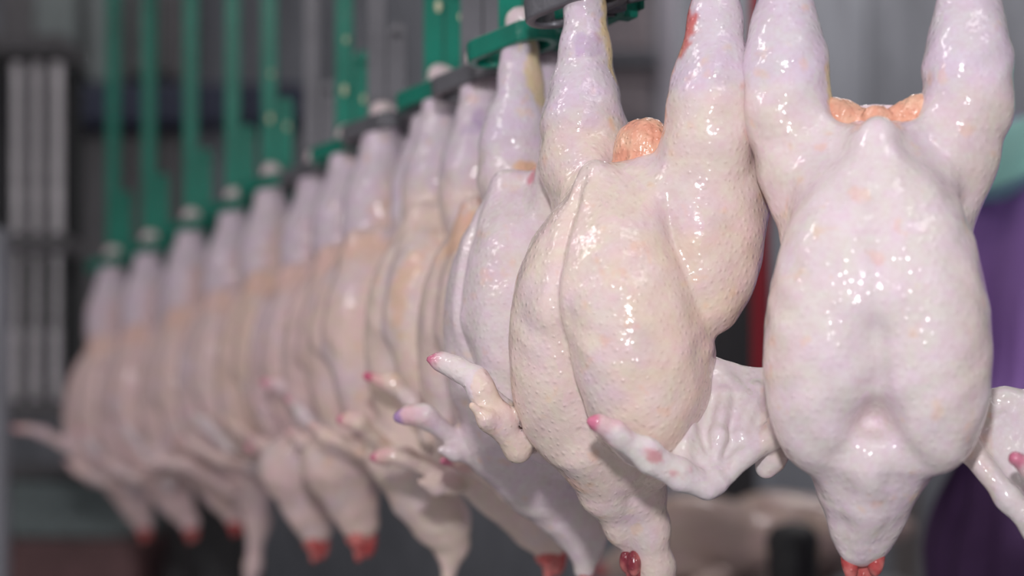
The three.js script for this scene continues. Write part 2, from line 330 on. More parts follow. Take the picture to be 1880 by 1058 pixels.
for (const [i, b] of HANG.entries()) {
  b.turn = rad(b.yaw);
  const hock = at(b.px, HORIZON, b.d), toCentre = V(0.0585, 0, -LEGZ).applyAxisAngle(V(0, 1, 0), b.turn);
  b.place = hock.add(toCentre).setY(EYE + b.hock - 0.32);
  b.L = local(b.place, b.turn, b.lean);
  b.seed = i * 1.37 + 0.4;
}

const wingL = (L, tip, mid, wrist, root, extra = {}) => ({ chain: [[-0.048, 0.03, 0.0, 0.013], L(...root, 0.0065), L(...wrist, 0.0075), L(...mid, 0.0075), L((mid[0] + tip[0]) / 2, mid[1] * 0.42 + tip[1] * 0.58 - 2, (mid[2] + tip[2]) / 2, 0.0052), L(tip[0] * 0.8 + mid[0] * 0.2, tip[1] * 0.8 + mid[1] * 0.2, tip[2], 0.0038), L(...tip, 0.0018)], ...extra });
{                                                                       // foremost bird, breast to the camera
  const b = HANG[0], L = b.L;
  const tipL = [[1415, 800, 1.222, 0.0065], [1305, 893, 1.205, 0.0065], [1245, 862, 1.19, 0.0072], [1185, 826, 1.175, 0.0068], [1130, 790, 1.165, 0.0050], [1102, 778, 1.162, 0.0034], [1084, 774, 1.16, 0.0016]].map((p) => L(...p));
  bird({ ...b, yaw: b.turn, label: 'whole plucked chicken facing forward, foremost and rightmost on the line', cell: 0.002, skin: SKIN.smooth, drop: 0, breast: { pitch: 0.04 }, groove: { a: 0.0025, s: 0.008 }, notch: [-0.004, 0.023, 0.013],
    neck: [[0, 0.04, 0, 0.03], [-0.003, 0.004, -0.004, 0.037], [-0.006, -0.024, -0.012, 0.0245], [-0.0075, -0.045, -0.02, 0.0165], [-0.008, -0.054, -0.022, 0.0145]], necks: [[[-0.005, 0.016, 0.03, 0.007], [-0.0055, -0.004, 0.0265, 0.011], [-0.007, -0.03, 0.008, 0.011], [-0.009, -0.052, -0.006, 0.006]]],
    stump: [[-0.0085, -0.010, 0.002, 0.0058, 0.017, 0.007], [0.0085, -0.008, 0.003, 0.0065, 0.015, 0.007], [0.001, -0.012, -0.007, 0.008, 0.018, 0.006], [-0.0125, -0.004, 0, 0.003, 0.015, 0.004]],
    spots: [[...L(1521, 165, 1.2), 0.006, 0.016, 0.02, 'yellow', 0.6], [...L(1803, 215, 1.2), 0.012, 0.007, 0.03, 'peach', 0.6], [...L(1205, 842, 1.18), 0.008, 0.006, 0.02, 'pink', 0.7], [...L(1240, 868, 1.18), 0.01, 0.005, 0.02, 'pink', 0.5]],
    wings: [
      { chain: [[-0.052, 0.03, -0.012, 0.014], ...tipL],
        sheets: [[L(1303, 667, 1.25), L(1420, 688, 1.25), L(1425, 800, 1.225)], [L(1303, 667, 1.25), L(1425, 800, 1.225), L(1305, 885, 1.21)], [L(1303, 690, 1.245), L(1305, 885, 1.21), L(1256, 780, 1.215)], [L(1256, 780, 1.215), L(1305, 885, 1.205), L(1240, 850, 1.2)]],
        more: [[L(1256, 785, 1.213, 0.0055), L(1250, 855, 1.2, 0.0055)], [L(1330, 725, 1.235, 0.005), L(1318, 800, 1.215, 0.005), L(1305, 885, 1.205, 0.005)], [L(1390, 720, 1.24, 0.005), L(1362, 800, 1.22, 0.0055)], [L(1425, 830, 1.24, 0.010), L(1412, 848, 1.235, 0.009), L(1405, 862, 1.235, 0.005)], [L(1095, 780, 1.163, 0.003), L(1135, 806, 1.168, 0.0045), L(1188, 850, 1.178, 0.0055), L(1245, 886, 1.19, 0.0055), L(1296, 900, 1.2, 0.005)], [L(1305, 888, 1.205, 0.008), L(1298, 900, 1.2, 0.004)]] },
      { chain: [[0.052, 0.03, -0.012, 0.014], L(1772, 818, 1.2, 0.0075), L(1850, 915, 1.19, 0.007), L(1905, 975, 1.185, 0.008), L(1935, 900, 1.16, 0.008), L(1900, 862, 1.15, 0.007), L(1864, 842, 1.145, 0.0045)],
        sheets: [[L(1788, 722, 1.225), L(1900, 728, 1.225), L(1778, 815, 1.205)], [L(1900, 728, 1.225), L(1778, 815, 1.205), L(1905, 965, 1.19)], [L(1900, 728, 1.225), L(1905, 965, 1.19), L(1950, 860, 1.19)]], more: [[L(1845, 728, 1.222, 0.006), L(1900, 745, 1.22, 0.006)]] },
    ],
    vent: [[-0.024, 0.222, -0.014, 0.014, 0.012, 0.011, [0, 0, -0.6]], [-0.012, 0.218, -0.016, 0.010, 0.010, 0.010], [0.013, 0.218, -0.016, 0.011, 0.010, 0.010], [0.025, 0.222, -0.014, 0.014, 0.012, 0.011, [0, 0, 0.6]], [0, 0.219, -0.006, 0.008, 0.008, 0.008]] });
}
{                                                                       // cream pimpled bird
  const b = HANG[1], L = b.L;
  bird({ ...b, yaw: b.turn, label: 'cream plucked chicken with pimpled skin and a round peach vent, second from the right', cell: 0.002, skin: SKIN.rough, flank: [0.80, 0.615, 0.47], tone: [0.79, 0.645, 0.585], neck: [[0, 0.03, 0.0, 0.03], L(1130, 830, 1.272, 0.031)], stumpTone: [0.22, 0.03, 0.045], stumpAt: L(1160, 1015, 1.299, 0.011), necks: [[L(1085, 815, 1.262, 0.030), L(1112, 900, 1.28, 0.0175), L(1140, 970, 1.297, 0.0105), L(1153, 1010, 1.303, 0.006)], [L(1165, 830, 1.285, 0.026), L(1172, 900, 1.29, 0.0185), L(1190, 975, 1.30, 0.0145), L(1200, 1040, 1.308, 0.0145), L(1206, 1095, 1.312, 0.014)]], groove: { a: 0.0045, s: 0.005, x: 0 }, drop: 0.02, low: 0.016,
    legR: { thigh: { x: 0.055, y: 0.165, z: -0.03, rx: 0.026, ry: 0.085, rz: 0.042, pitch: -0.1, roll: 0.02, k: 0.006 } },
    spots: [[...L(1258, 60, 1.222), 0.014, 0.05, 0.014, 'red', 0.85], [...L(1245, 150, 1.222), 0.009, 0.03, 0.012, 'peach', 0.6], [...L(1121, 75, 1.297), 0.008, 0.06, 0.010, 'yellow', 0.7], [...L(1066, 85, 1.28), 0.009, 0.008, 0.03, 'purple', 0.35], [...L(1098, 20, 1.28), 0.004, 0.02, 0.03, 'purple', 0.4], [...L(1385, 370, 1.24), 0.010, 0.022, 0.03, 'orange', 0.75], [...L(1222, 658, 1.2), 0.002, 0.002, 0.03, 'red', 0.8], [...L(1095, 880, 1.27), 0.010, 0.008, 0.03, 'orange', 0.3], [...L(1130, 215, 1.27), 0.006, 0.01, 0.02, 'orange', 0.5]],
    wings: [{ chain: [[-0.05, 0.035, 0.0, 0.014], L(985, 812, 1.30, 0.006), L(950, 826, 1.27, 0.0075), L(918, 775, 1.262, 0.0078), L(885, 715, 1.26, 0.0072), L(840, 676, 1.265, 0.0058), L(808, 666, 1.27, 0.0038), L(788, 660, 1.27, 0.0018)],
      more: [[L(925, 800, 1.265, 0.006), L(893, 770, 1.25, 0.005), L(868, 746, 1.245, 0.0025)]], sheets: [[L(1232, 252, 1.245), L(1165, 318, 1.225), L(1262, 360, 1.225), 0.003], [L(885, 700, 1.27), L(962, 770, 1.29), L(935, 815, 1.27), 0.003], [L(812, 664, 1.27), L(880, 690, 1.262), L(845, 690, 1.262), 0.004], [L(870, 690, 1.262), L(925, 775, 1.262), L(900, 772, 1.258), 0.006]] }],
    vent: [[0.007, 0.2045, -0.008, 0.0215, 0.0225, 0.019], [0.012, 0.19, 0.006, 0.010, 0.008, 0.008], [-0.006, 0.19, 0.004, 0.012, 0.009, 0.008]] });
}
{
  const b = HANG[2], L = b.L;
  bird({ ...b, yaw: b.turn, label: 'pinkish plucked chicken third from the right, its wing tip purple', cell: 0.0025, skin: SKIN.rough, tone: [0.75, 0.64, 0.665], fwd: -0.014, neck: [[0, 0.03, 0.0, 0.03], L(945, 800, 1.43, 0.038), L(990, 880, 1.45, 0.028), L(1045, 945, 1.465, 0.0205), L(1074, 990, 1.47, 0.0135), L(1072, 1045, 1.472, 0.0085)], groove: { a: 0.0045, s: 0.005 },
    spots: [[...L(986, 150, 1.44), 0.009, 0.045, 0.012, 'yellow', 0.6], [...L(988, 310, 1.42), 0.006, 0.008, 0.02, 'orange', 0.6], [...L(1064, 985, 1.42), 0.003, 0.03, 0.03, 'red', 0.8], [...L(1014, 270, 1.37), 0.014, 0.035, 0.03, 'pink', 0.8]],
    wings: [wingL(L, [730, 766, 1.40], [778, 762, 1.40], [855, 822, 1.42], [900, 830, 1.45], { tip: C.purple, more: [[L(860, 832, 1.42, 0.006), L(835, 832, 1.41, 0.006), L(810, 826, 1.405, 0.003)]] })] });
}
{
  const b = HANG[3], L = b.L;
  bird({ ...b, yaw: b.turn, label: 'plucked chicken fourth from the right with orange skin at the top of the breast', cell: 0.003, skin: SKIN.rough, fat: 1.08, tone: [0.76, 0.60, 0.545], fwd: -0.02, neck: [[0, 0.03, 0.0, 0.03], L(885, 830, 1.58, 0.036), L(935, 900, 1.595, 0.027), L(985, 955, 1.605, 0.022), L(1008, 990, 1.61, 0.018)],
    spots: [[...L(840, 430, 1.5), 0.035, 0.022, 0.06, 'peach', 0.7], [...L(868, 205, 1.57), 0.006, 0.008, 0.03, 'purple', 0.5], [...L(858, 235, 1.57), 0.007, 0.006, 0.03, 'purple', 0.4]],
    wings: [wingL(L, [683, 840, 1.53], [745, 838, 1.53], [830, 885, 1.55], [880, 890, 1.57], { more: [[L(840, 895, 1.55, 0.006), L(800, 895, 1.54, 0.006), L(770, 885, 1.53, 0.003)]] }),
      { chain: [[0.048, 0.03, 0.01, 0.013], L(935, 905, 1.48, 0.007), L(890, 868, 1.48, 0.0075), L(850, 850, 1.475, 0.006), L(815, 848, 1.47, 0.003)] }] });
}
{
  const b = HANG[4], L = b.L;
  bird({ ...b, yaw: b.turn, label: 'plucked chicken fifth from the right, cream flank, pink wing tip across its breast', cell: 0.003, skin: SKIN.rough, fat: 1.12, tone: [0.80, 0.64, 0.565], neck: [[0, 0.03, 0.0, 0.03], L(750, 830, 1.69, 0.036), L(778, 905, 1.70, 0.028), L(812, 960, 1.71, 0.0235), L(830, 1000, 1.715, 0.0115), L(822, 1062, 1.715, 0.0065)],
    spots: [[...L(750, 520, 1.6), 0.012, 0.05, 0.05, 'peach', 0.5]],
    wings: [wingL(L, [625, 771, 1.63], [660, 776, 1.63], [725, 840, 1.66], [780, 860, 1.69]),
      { chain: [[0.03, 0.02, 0.03, 0.013], L(790, 800, 1.60, 0.007), L(760, 740, 1.58, 0.0075), L(720, 705, 1.58, 0.007), L(675, 692, 1.58, 0.0035)], tip: [0.6, 0.12, 0.22] }] });
}
const LINE = [
  ['plucked chicken sixth from the right, most of it behind the cream flanked one', [0.77, 0.585, 0.53], null],
  ['plucked chicken seventh from the right, a bright glint on its leg', [0.76, 0.57, 0.54], [[482, 702, 1.93], [520, 712, 1.93], [572, 778, 1.95], [600, 800, 1.98]]],
  ['plucked chicken eighth from the right, hung under a dark grey loop', [0.76, 0.56, 0.54], [[456, 822, 2.04], [490, 826, 2.04], [565, 880, 2.06], [600, 890, 2.1]]],
  ['plucked chicken ninth from the right with a peach patch above the breast', [0.77, 0.58, 0.51], null],
  ['plucked chicken tenth from the right with a long pale wing stretched out below', [0.75, 0.575, 0.56], [[240, 852, 2.30], [345, 852, 2.30], [425, 902, 2.32], [455, 890, 2.36]]],
  ['blurred plucked chicken eleventh from the right, pale breast and orange top', [0.76, 0.57, 0.54], null],
  ['blurred plucked chicken twelfth from the right, dull pink', [0.75, 0.56, 0.55], null],
  ['dimmest blurred plucked chicken, last at the far left end of the line', [0.76, 0.575, 0.555], [[20, 785, 2.68], [80, 795, 2.68], [170, 850, 2.7], [200, 850, 2.74]]],
];
LINE.forEach(([label, tone, w], k) => {
  const b = HANG[k + 5], L = b.L, s = rnd() - 0.5, e = rnd() - 0.5;
  bird({ ...b, yaw: b.turn, label, tone, legEdge: 0.188, fat: 1.2, drop: 0.006, flank: [0.77, 0.60, 0.54], cell: k < 3 ? 0.0035 : 0.0042, skin: SKIN.smooth, breast: { rx: 0.0395 + 0.003 * s, ry: 0.098 + 0.004 * e, tilt: 0.13 + 0.05 * s },
    neck: k < 2 ? [[0, 0.03, 0, 0.03], ...(k ? [L(540, 860, 1.96, 0.034), L(562, 930, 1.97, 0.022), L(578, 972, 1.975, 0.018)] : [L(622, 850, 1.83, 0.034), L(645, 915, 1.84, 0.023), L(660, 958, 1.845, 0.02)])] : k === 4 ? [[0, 0.03, 0, 0.03], L(455, 880, 2.36, 0.03), L(472, 960, 2.37, 0.014), L(465, 1040, 2.375, 0.008), L(458, 1075, 2.375, 0.006)] : [[0, 0.03, 0.004, 0.03], [0.004 * s, -0.005, -0.014, 0.0255], [0.02 * s, -0.036, -0.028 + 0.02 * e, 0.019], [0.04 * s, -0.064, -0.04 + 0.04 * e, 0.014]],
    spots: [[0, 0.192, 0.03, 0.05, 0.018, 0.04, 'peach', 0.4 + 0.3 * e]],
    wings: [w ? wingL(L, ...w) : { chain: [[-0.048, 0.03, 0, 0.013], [-0.075, 0.0, 0.0, 0.0065], [-0.085, 0.005, 0.02, 0.0075], [-0.10, 0.03 + 0.03 * s, 0.045, 0.007], [-0.125, 0.045 + 0.05 * s, 0.055, 0.003]] },
      { chain: [[0.048, 0.03, 0, 0.013], [0.075, -0.01, 0.01, 0.0065], [0.06, 0.0, 0.05, 0.0075], [0.03, 0.02 + 0.03 * e, 0.075, 0.007], [0.0, 0.035 + 0.03 * e, 0.085, 0.003]] }] });
});


// ---------------------------------------------------------------- shackles: a loop and two straps for each leg, green and grey by turns
const GREEN = metal('green coated steel', [0.0, 0.235, 0.155], 0.32), GREY = metal('grey steel', [0.19, 0.185, 0.20], 0.38, 0.35), STEEL = metal('galvanised steel', [0.42, 0.42, 0.43], 0.35, 0.7);
const FAT = new THREE.MeshPhysicalMaterial({ name: 'smeared fat', color: new THREE.Color(0.66, 0.62, 0.42), roughness: 0.4 });
function loopGeometry() {
  const s = new THREE.Shape(), a = 0.041, r = 0.0185, c = a - r;
  s.moveTo(-c, -r); s.lineTo(c, -r); s.absarc(c, 0, r, -Math.PI / 2, Math.PI / 2); s.lineTo(-c, r); s.absarc(-c, 0, r, Math.PI / 2, Math.PI * 1.5);
  const h = new THREE.Path(), q = r - 0.0042;
  h.moveTo(-c, -q); h.absarc(-c, 0, q, Math.PI * 1.5, Math.PI / 2, true); h.lineTo(c, q); h.absarc(c, 0, q, Math.PI / 2, -Math.PI / 2, true); h.lineTo(-c, -q);
  s.holes.push(h);
  const g = new THREE.ExtrudeGeometry(s, { depth: 0.0125, bevelEnabled: true, bevelThickness: 0.0018, bevelSize: 0.0018, bevelSegments: 3, curveSegments: 14 });
  g.rotateX(-Math.PI / 2); g.translate(0, -0.0062, 0);
  return g;
}
function strapGeometry(w, tall, round) {
  const s = new THREE.Shape();
  s.moveTo(-w / 2, 0); s.lineTo(w / 2, 0); s.lineTo(w / 2, tall - (round ? w / 2 : 0));
  if (round) s.absarc(0, tall - w / 2, w / 2, 0, Math.PI); else s.lineTo(-w / 2, tall);
  s.lineTo(-w / 2, 0);
  return new THREE.ExtrudeGeometry(s, { depth: 0.003, bevelEnabled: true, bevelThickness: 0.0008, bevelSize: 0.0008, bevelSegments: 2, curveSegments: 10 });
}
const LOOP = loopGeometry(), STRAP = strapGeometry(0.0185, 0.48, false), PLATE = strapGeometry(0.0185, 0.118, true), RIVET = new THREE.CylinderGeometry(0.004, 0.004, 0.007, 14).rotateX(Math.PI / 2);
const shackleWords = ['grey steel shackle at the front, above the foremost chicken', 'grey steel shackle with a dark loop holding the cream pimpled chicken', 'green shackle loop nearest the camera, holding the third chicken', 'dark grey shackle between the two nearest green ones', 'green shackle with two wide green straps, second green from the front', 'grey shackle just behind the wide green straps',
  'green shackle third of the green ones, a rounded plate beside its strap', 'blurred grey shackle holding the eighth chicken', 'blurred green shackle fourth of the green ones', 'blurred green shackle holding the tenth chicken', 'blurred green shackle holding the eleventh chicken', 'blurred green shackle holding the twelfth chicken', 'dim green shackle last at the far left end of the line'];
HANG.forEach((b, i) => {
  const g = thing('shackle', [b.place.x, b.place.y, b.place.z], b.turn), m = (i % 2 === 0 && i > 0) || i > 8 ? GREEN : GREY;
  tag(g, shackleWords[i], 'shackle', 'shackles along the overhead line');
  const inner = (x, y, z) => V(x, 0, z).applyAxisAngle(V(0, 1, 0), -b.turn).setY(y).add(V(-0.0585, 0, LEGZ)), face = -b.turn + rad(-14);
  for (const s of [-1, 1]) {
    const lp = part('loop', LOOP, m, g); const turn = loopTurn(b, i); lp.rotation.set(0, turn, rad(7), 'YZX'); const back = s < 0 ? 0.010 : 0.002; if (s > 0) lp.scale.x = 0.66; lp.position.set(s * 0.0585 - back * Math.cos(turn), 0.3225, LEGZ - 0.001 + back * Math.sin(turn));
    part('lug', span(s * 0.0585 - 0.012, s * 0.0585 + 0.004, 0.319, 0.334, LEGZ - 0.041, LEGZ - 0.018, 0.002), m, g);
  }
  part('back_bar', span(-0.066, 0.066, 0.325, 0.335, LEGZ - 0.044, LEGZ - 0.04, 0.001), m, g);
  const low = 0.319;
  const st = part('strap', STRAP, m, g); st.position.copy(inner(-0.007, low, -0.046)); st.rotation.y = face;
  const pl = part('plate', PLATE, m, g); pl.position.copy(inner(0.0135, low, -0.041)); pl.rotation.y = face;
  const rv = part('rivet', RIVET, m, g); rv.position.copy(inner(0.0135, low + 0.105, -0.039)); rv.rotation.y = face;
  const hg = part('hanger', rod(V(0, 0, 0), V(0, 0.10, 0), 0.006), STEEL, g); hg.position.copy(inner(-0.007, low + 0.475, -0.0445));
  b.hung = inner(-0.007, low + 0.575, -0.0445).applyAxisAngle(V(0, 1, 0), b.turn).add(b.place);
  if (m === GREEN && i < 9) for (const [x, y, q] of [[-0.004, low + 0.085, 0.0045], [0.017, low + 0.075, 0.0035], [-0.002, low + 0.14, 0.003]]) {
    const f = part('fat_smear', new THREE.SphereGeometry(q, 10, 8).scale(0.7, 1.3, 0.2), FAT, g); f.position.copy(inner(x + 0.003 * Math.sin(i * 7), y + 0.01 * Math.sin(i * 5), -0.0365)); f.rotation.y = face;
  }
});
{
  const pts = HANG.map((b) => b.hung.clone().add(V(0, 0.018, 0)));
  pts.unshift(pts[0].clone().add(V(0.5, 0, 0.1)));
  pts.push(pts[pts.length - 1].clone().add(V(-0.8, -0.02, -0.9)));
  const rail = part('overhead_rail', tube(pts, 0.016, 120, 12), STEEL, scene);
  tag(rail, 'galvanised overhead conveyor rail above the row of shackles', 'rail');
}

// ---------------------------------------------------------------- the hall
const WALL = metal('grey wall sheet', [0.40, 0.415, 0.455], 0.55), WALLD = metal('dark grey wall sheet', [0.285, 0.295, 0.325], 0.6), FLOOR = new THREE.MeshStandardMaterial({ name: 'wet concrete', color: new THREE.Color(0.42, 0.42, 0.43), roughness: 0.35, bumpMap: metalGrain, bumpScale: 0.001 });
const PAINT = metal('pale wall paint', [0.70, 0.71, 0.71], 0.7);
const ZB = -4.3, XL = -2.4, XR = 2.2, ZF = 1.6, TOP = 2.9;
struct('floor', span(XL - 0.1, XR + 0.1, -0.1, 0, ZB - 0.1, ZF + 0.1, 0.001), FLOOR);
struct('ceiling', span(XL - 0.1, XR + 0.1, TOP, TOP + 0.1, ZB - 0.1, ZF + 0.1, 0.001), PAINT);
struct('wall_left', span(XL - 0.1, XL, 0, TOP, ZB - 0.1, ZF + 0.1, 0.001), PAINT);
struct('wall_right', span(XR, XR + 0.1, 0, TOP, ZB - 0.1, ZF + 0.1, 0.001), PAINT);
struct('wall_front', span(XL, XR, 0, TOP, ZF, ZF + 0.1, 0.001), PAINT);
const back = struct('wall_back', span(XL, XR, 0, TOP, ZB - 0.1, ZB, 0.001), WALLD);
const wx = (px, d = 4.28) => (px - W / 2) / FL * d;
for (const [a, b, m] of [[-900, 250, WALLD], [252, 590, WALLD], [592, 1040, WALLD], [1042, 1330, WALL], [1332, 1594, WALL], [1596, 1990, WALLD], [1992, 2400, WALL]]) part('panel', span(wx(a), wx(b), 0.02, TOP - 0.02, ZB, ZB + 0.018, 0.003), m, back);

// ---------------------------------------------------------------- lamps
const GLOW = new THREE.MeshStandardMaterial({ name: 'lamp glow', color: 0xffffff, emissive: new THREE.Color(...CEILING.color), emissiveIntensity: 1.2 });
CEILING.spots.forEach(([x, z, f = 1, y = TOP], i) => {
  const g = thing('ceiling_lamp', [x, y, z]);
  if (y < TOP) for (const s of [-0.45, 0.45]) part('hanging_rod', rod(V(s, -0.005, 0), V(s, TOP - y, 0), 0.005), PAINT, g);
  tag(g, ['hanging tube lamp at the left of the row', 'ceiling lamp above the near right', 'ceiling lamp above the far left', 'ceiling lamp above the far right'][i], 'lamp', 'tube lamps on the ceiling');
  part('housing', span(-0.62, 0.62, -0.07, 0, -0.09, 0.09, 0.01), PAINT, g);
  part('diffuser', span(-0.6, 0.6, -0.082, -0.068, -0.075, 0.075, 0.006), GLOW, g);
  const l = new THREE.RectAreaLight(new THREE.Color(...CEILING.color), CEILING.power * f, 1.2, 0.15);
  l.position.set(x, y - 0.09, z); l.rotation.x = -Math.PI / 2; scene.add(l);
});
{
  const g = thing('camera_flash', FLASH.at);
  tag(g, 'flash lamp held above the camera', 'flash');
  part('body', box(0, -0.04, 0.06, 0.075, 0.11, 0.05, 0.012), metal('black plastic', [0.02, 0.02, 0.02], 0.5), g);
  part('flash_head', new THREE.CylinderGeometry(0.045, 0.035, 0.04, 24).rotateX(Math.PI / 2).translate(0, 0.015, 0.03), metal('black plastic', [0.02, 0.02, 0.02], 0.5), g);
  part('glowing_window', new THREE.SphereGeometry(0.036, 24, 12).scale(1, 1, 0.25).translate(0, 0.015, 0.0), new THREE.MeshStandardMaterial({ name: 'flash glow', color: 0xffffff, emissive: 0xffffff, emissiveIntensity: 2 }), g);
  const l = new THREE.PointLight(new THREE.Color(...FLASH.color), FLASH.power);
  l.position.set(FLASH.at[0], FLASH.at[1] + 0.015, FLASH.at[2] - 0.03); l.shadow.radius = 1.8; l.castShadow = true; scene.add(l);
}

// ---------------------------------------------------------------- background things, right of the line
{
  const p = part('pipe', rod(at(1226, -900, 3.5), at(1226, 3000, 3.5).setY(0), 0.0165), metal('pale lilac pipe', [0.85, 0.78, 0.85], 0.4), scene);
  tag(p, 'pale lilac upright pipe between the legs of the second chicken', 'pipe');
  const PINK = metal('pinkish plastic', [0.52, 0.44, 0.455], 0.6);
  const crate = (y0, y1, label) => { const g = thing('crate', at(1150, y1, 3.7).toArray()); const h = (y1 - y0) / FL * 3.7; tag(g, label, 'crate', 'pinkish crates behind the second chicken');
    part('tub', span(-0.11, 0.052, 0, h - 0.02, -0.25, 0, 0.01), PINK, g); part('rim', span(-0.12, 0.062, h - 0.02, h, -0.26, 0.01, 0.006), PINK, g); };
  crate(128, 222, 'lower pinkish crate behind the left leg of the second chicken'); crate(-60, 96, 'upper pinkish crate behind the left leg of the second chicken');
  const rk = thing('rack', at(1150, 222, 3.7).toArray()); tag(rk, 'dark grey rack that carries the pinkish crates', 'rack');
  for (const [x, z] of [[-0.135, -0.27], [-0.135, 0.02], [0.078, -0.27], [0.078, 0.02]]) part('post', span(x - 0.012, x + 0.012, -at(0, 222, 3.7).y, 0.5, z - 0.012, z + 0.012, 0.003), WALLD, rk);
  for (const y of [-0.006, (222 - 96) / FL * 3.7 - 0.006]) part('shelf', span(-0.14, 0.085, y - 0.02, y, -0.28, 0.03, 0.003), WALLD, rk);
  const post = part('post', span(wx(1298, 3.1), wx(1392, 3.1), 0, 1.42, -3.1, -3.22, 0.01), metal('dark machine paint', [0.075, 0.07, 0.075], 0.5), scene);
  tag(post, 'dark grey post seen between the two nearest chickens', 'post');
  const red = thing('red_hose', [wx(1397, 2.35), 0, -2.35]); tag(red, 'red hose hanging down beside the foremost chicken', 'hose');
  const RED = metal('red rubber', [0.60, 0.035, 0.06], 0.35);
  const yb = at(0, 800, 2.35).y;
  part('hose', tube([V(0.004, TOP, 0), V(0, 2.2, 0.01), V(-0.002, 1.5, 0), V(0, 1.2, 0), V(0.001, yb, 0)], 0.0125, 60), RED, red); part('nozzle', rod(V(0.001, yb - 0.02, 0), V(0.001, yb + 0.03, 0), 0.0105), STEEL, red);
}
// a steel table low behind the nearest birds, with carcasses on it
{
  const zt = 2.62, top = at(0, 1075, zt).y, x0 = wx(1205, zt), x1 = wx(1700, zt);
  const t = thing('steel_table', [(x0 + x1) / 2, 0, -zt]); tag(t, 'steel table low behind the two nearest chickens', 'table');
  part('tabletop', span(-(x1 - x0) / 2, (x1 - x0) / 2, top - 0.03, top, -0.2, 0.2, 0.006), STEEL, t);
  for (const x of [-1, 1]) for (const z of [-1, 1]) part('leg', rod(V(x * ((x1 - x0) / 2 - 0.03), 0, z * 0.17), V(x * ((x1 - x0) / 2 - 0.03), top - 0.03, z * 0.17), 0.016), STEEL, t);
  const lying = (px, z, r, label, tone, turn) => {
    const g = thing('chicken_carcass', [wx(px, -z), top, z], turn); tag(g, label, 'chicken', 'blurred chickens on the low table');
    const prims = [ell([0, 0.062, 0], [0.105, 0.066, 0.072], 0.02), ell([-0.04, 0.075, 0.02], [0.07, 0.056, 0.05], 0.02), ...chain([[0.06, 0.06, 0.05, 0.03], [0.11, 0.085, 0.05, 0.025], [0.15, 0.075, 0.04, 0.013]], 0.02), ...chain([[0.06, 0.06, -0.04, 0.03], [0.11, 0.09, -0.04, 0.025], [0.15, 0.08, -0.03, 0.013]], 0.02), ...chain([[-0.07, 0.03, 0.05, 0.016], [-0.03, 0.02, 0.09, 0.01], [-0.08, 0.012, 0.1, 0.009]], 0.012), ...chain([[-0.09, 0.05, 0, 0.03], [-0.15, 0.03, 0, 0.018]], 0.02)];
    part('body', surface(fieldOf(prims), [-0.2, -0.01, -0.11], [0.2, 0.15, 0.14], 0.005, (x, y, z) => { const c = tone.slice(); mixInto(c, C.cream, clamp(0.4 + fbm(x * 20 + r, y * 20, z * 20), 0, 1)); return c; }), SKIN.smooth, g);
    part('neck_stump', blob([[-0.165, 0.028, 0, 0.012, 0.012, 0.012]], 0.004, fleshColor(C.red, C.pink)), FLESH, g);
  };
  lying(1290, -2.58, 1, 'blurred plucked chicken lying at the left end of the low table', [0.76, 0.58, 0.52], 0.5);
  lying(1465, -2.68, 2, 'blurred plucked chicken lying on the low table under the foremost wing', [0.76, 0.60, 0.55], -0.4);
}
{
  const dark_shape = thing('dark_shape', [wx(1455, 2.38), 0, -2.38]); tag(dark_shape, 'added black barrel shape filling the dark gap before the low table, left of the foremost neck', 'dark_shape');  // added dark body, stands in for the dark gap before the table
  const DK = metal('black plastic', [0.035, 0.034, 0.036], 0.5), hb = at(0, 958, 2.38).y, rb = 46 / FL * 2.38;
  part('barrel', new THREE.LatheGeometry([[0, 0], [rb * 0.85, 0], [rb * 0.88, 0.02], [rb, hb - 0.04], [rb * 0.97, hb - 0.02]].map((p) => new THREE.Vector2(...p)), 32), DK, dark_shape);
  part('lid', new THREE.LatheGeometry([[rb * 1.04, hb - 0.035], [rb * 1.05, hb - 0.02], [rb * 0.8, hb - 0.006], [0, hb]].map((p) => new THREE.Vector2(...p)), 32), DK, dark_shape);
  const st = part('post', span(wx(1650, 3.0), wx(1692, 3.0), 0, at(0, 800, 3.0).y, -3.06, -3.0, 0.01), metal('taupe paint', [0.36, 0.32, 0.30], 0.6), scene); tag(st, 'taupe post low behind the neck of the foremost chicken', 'post');
}
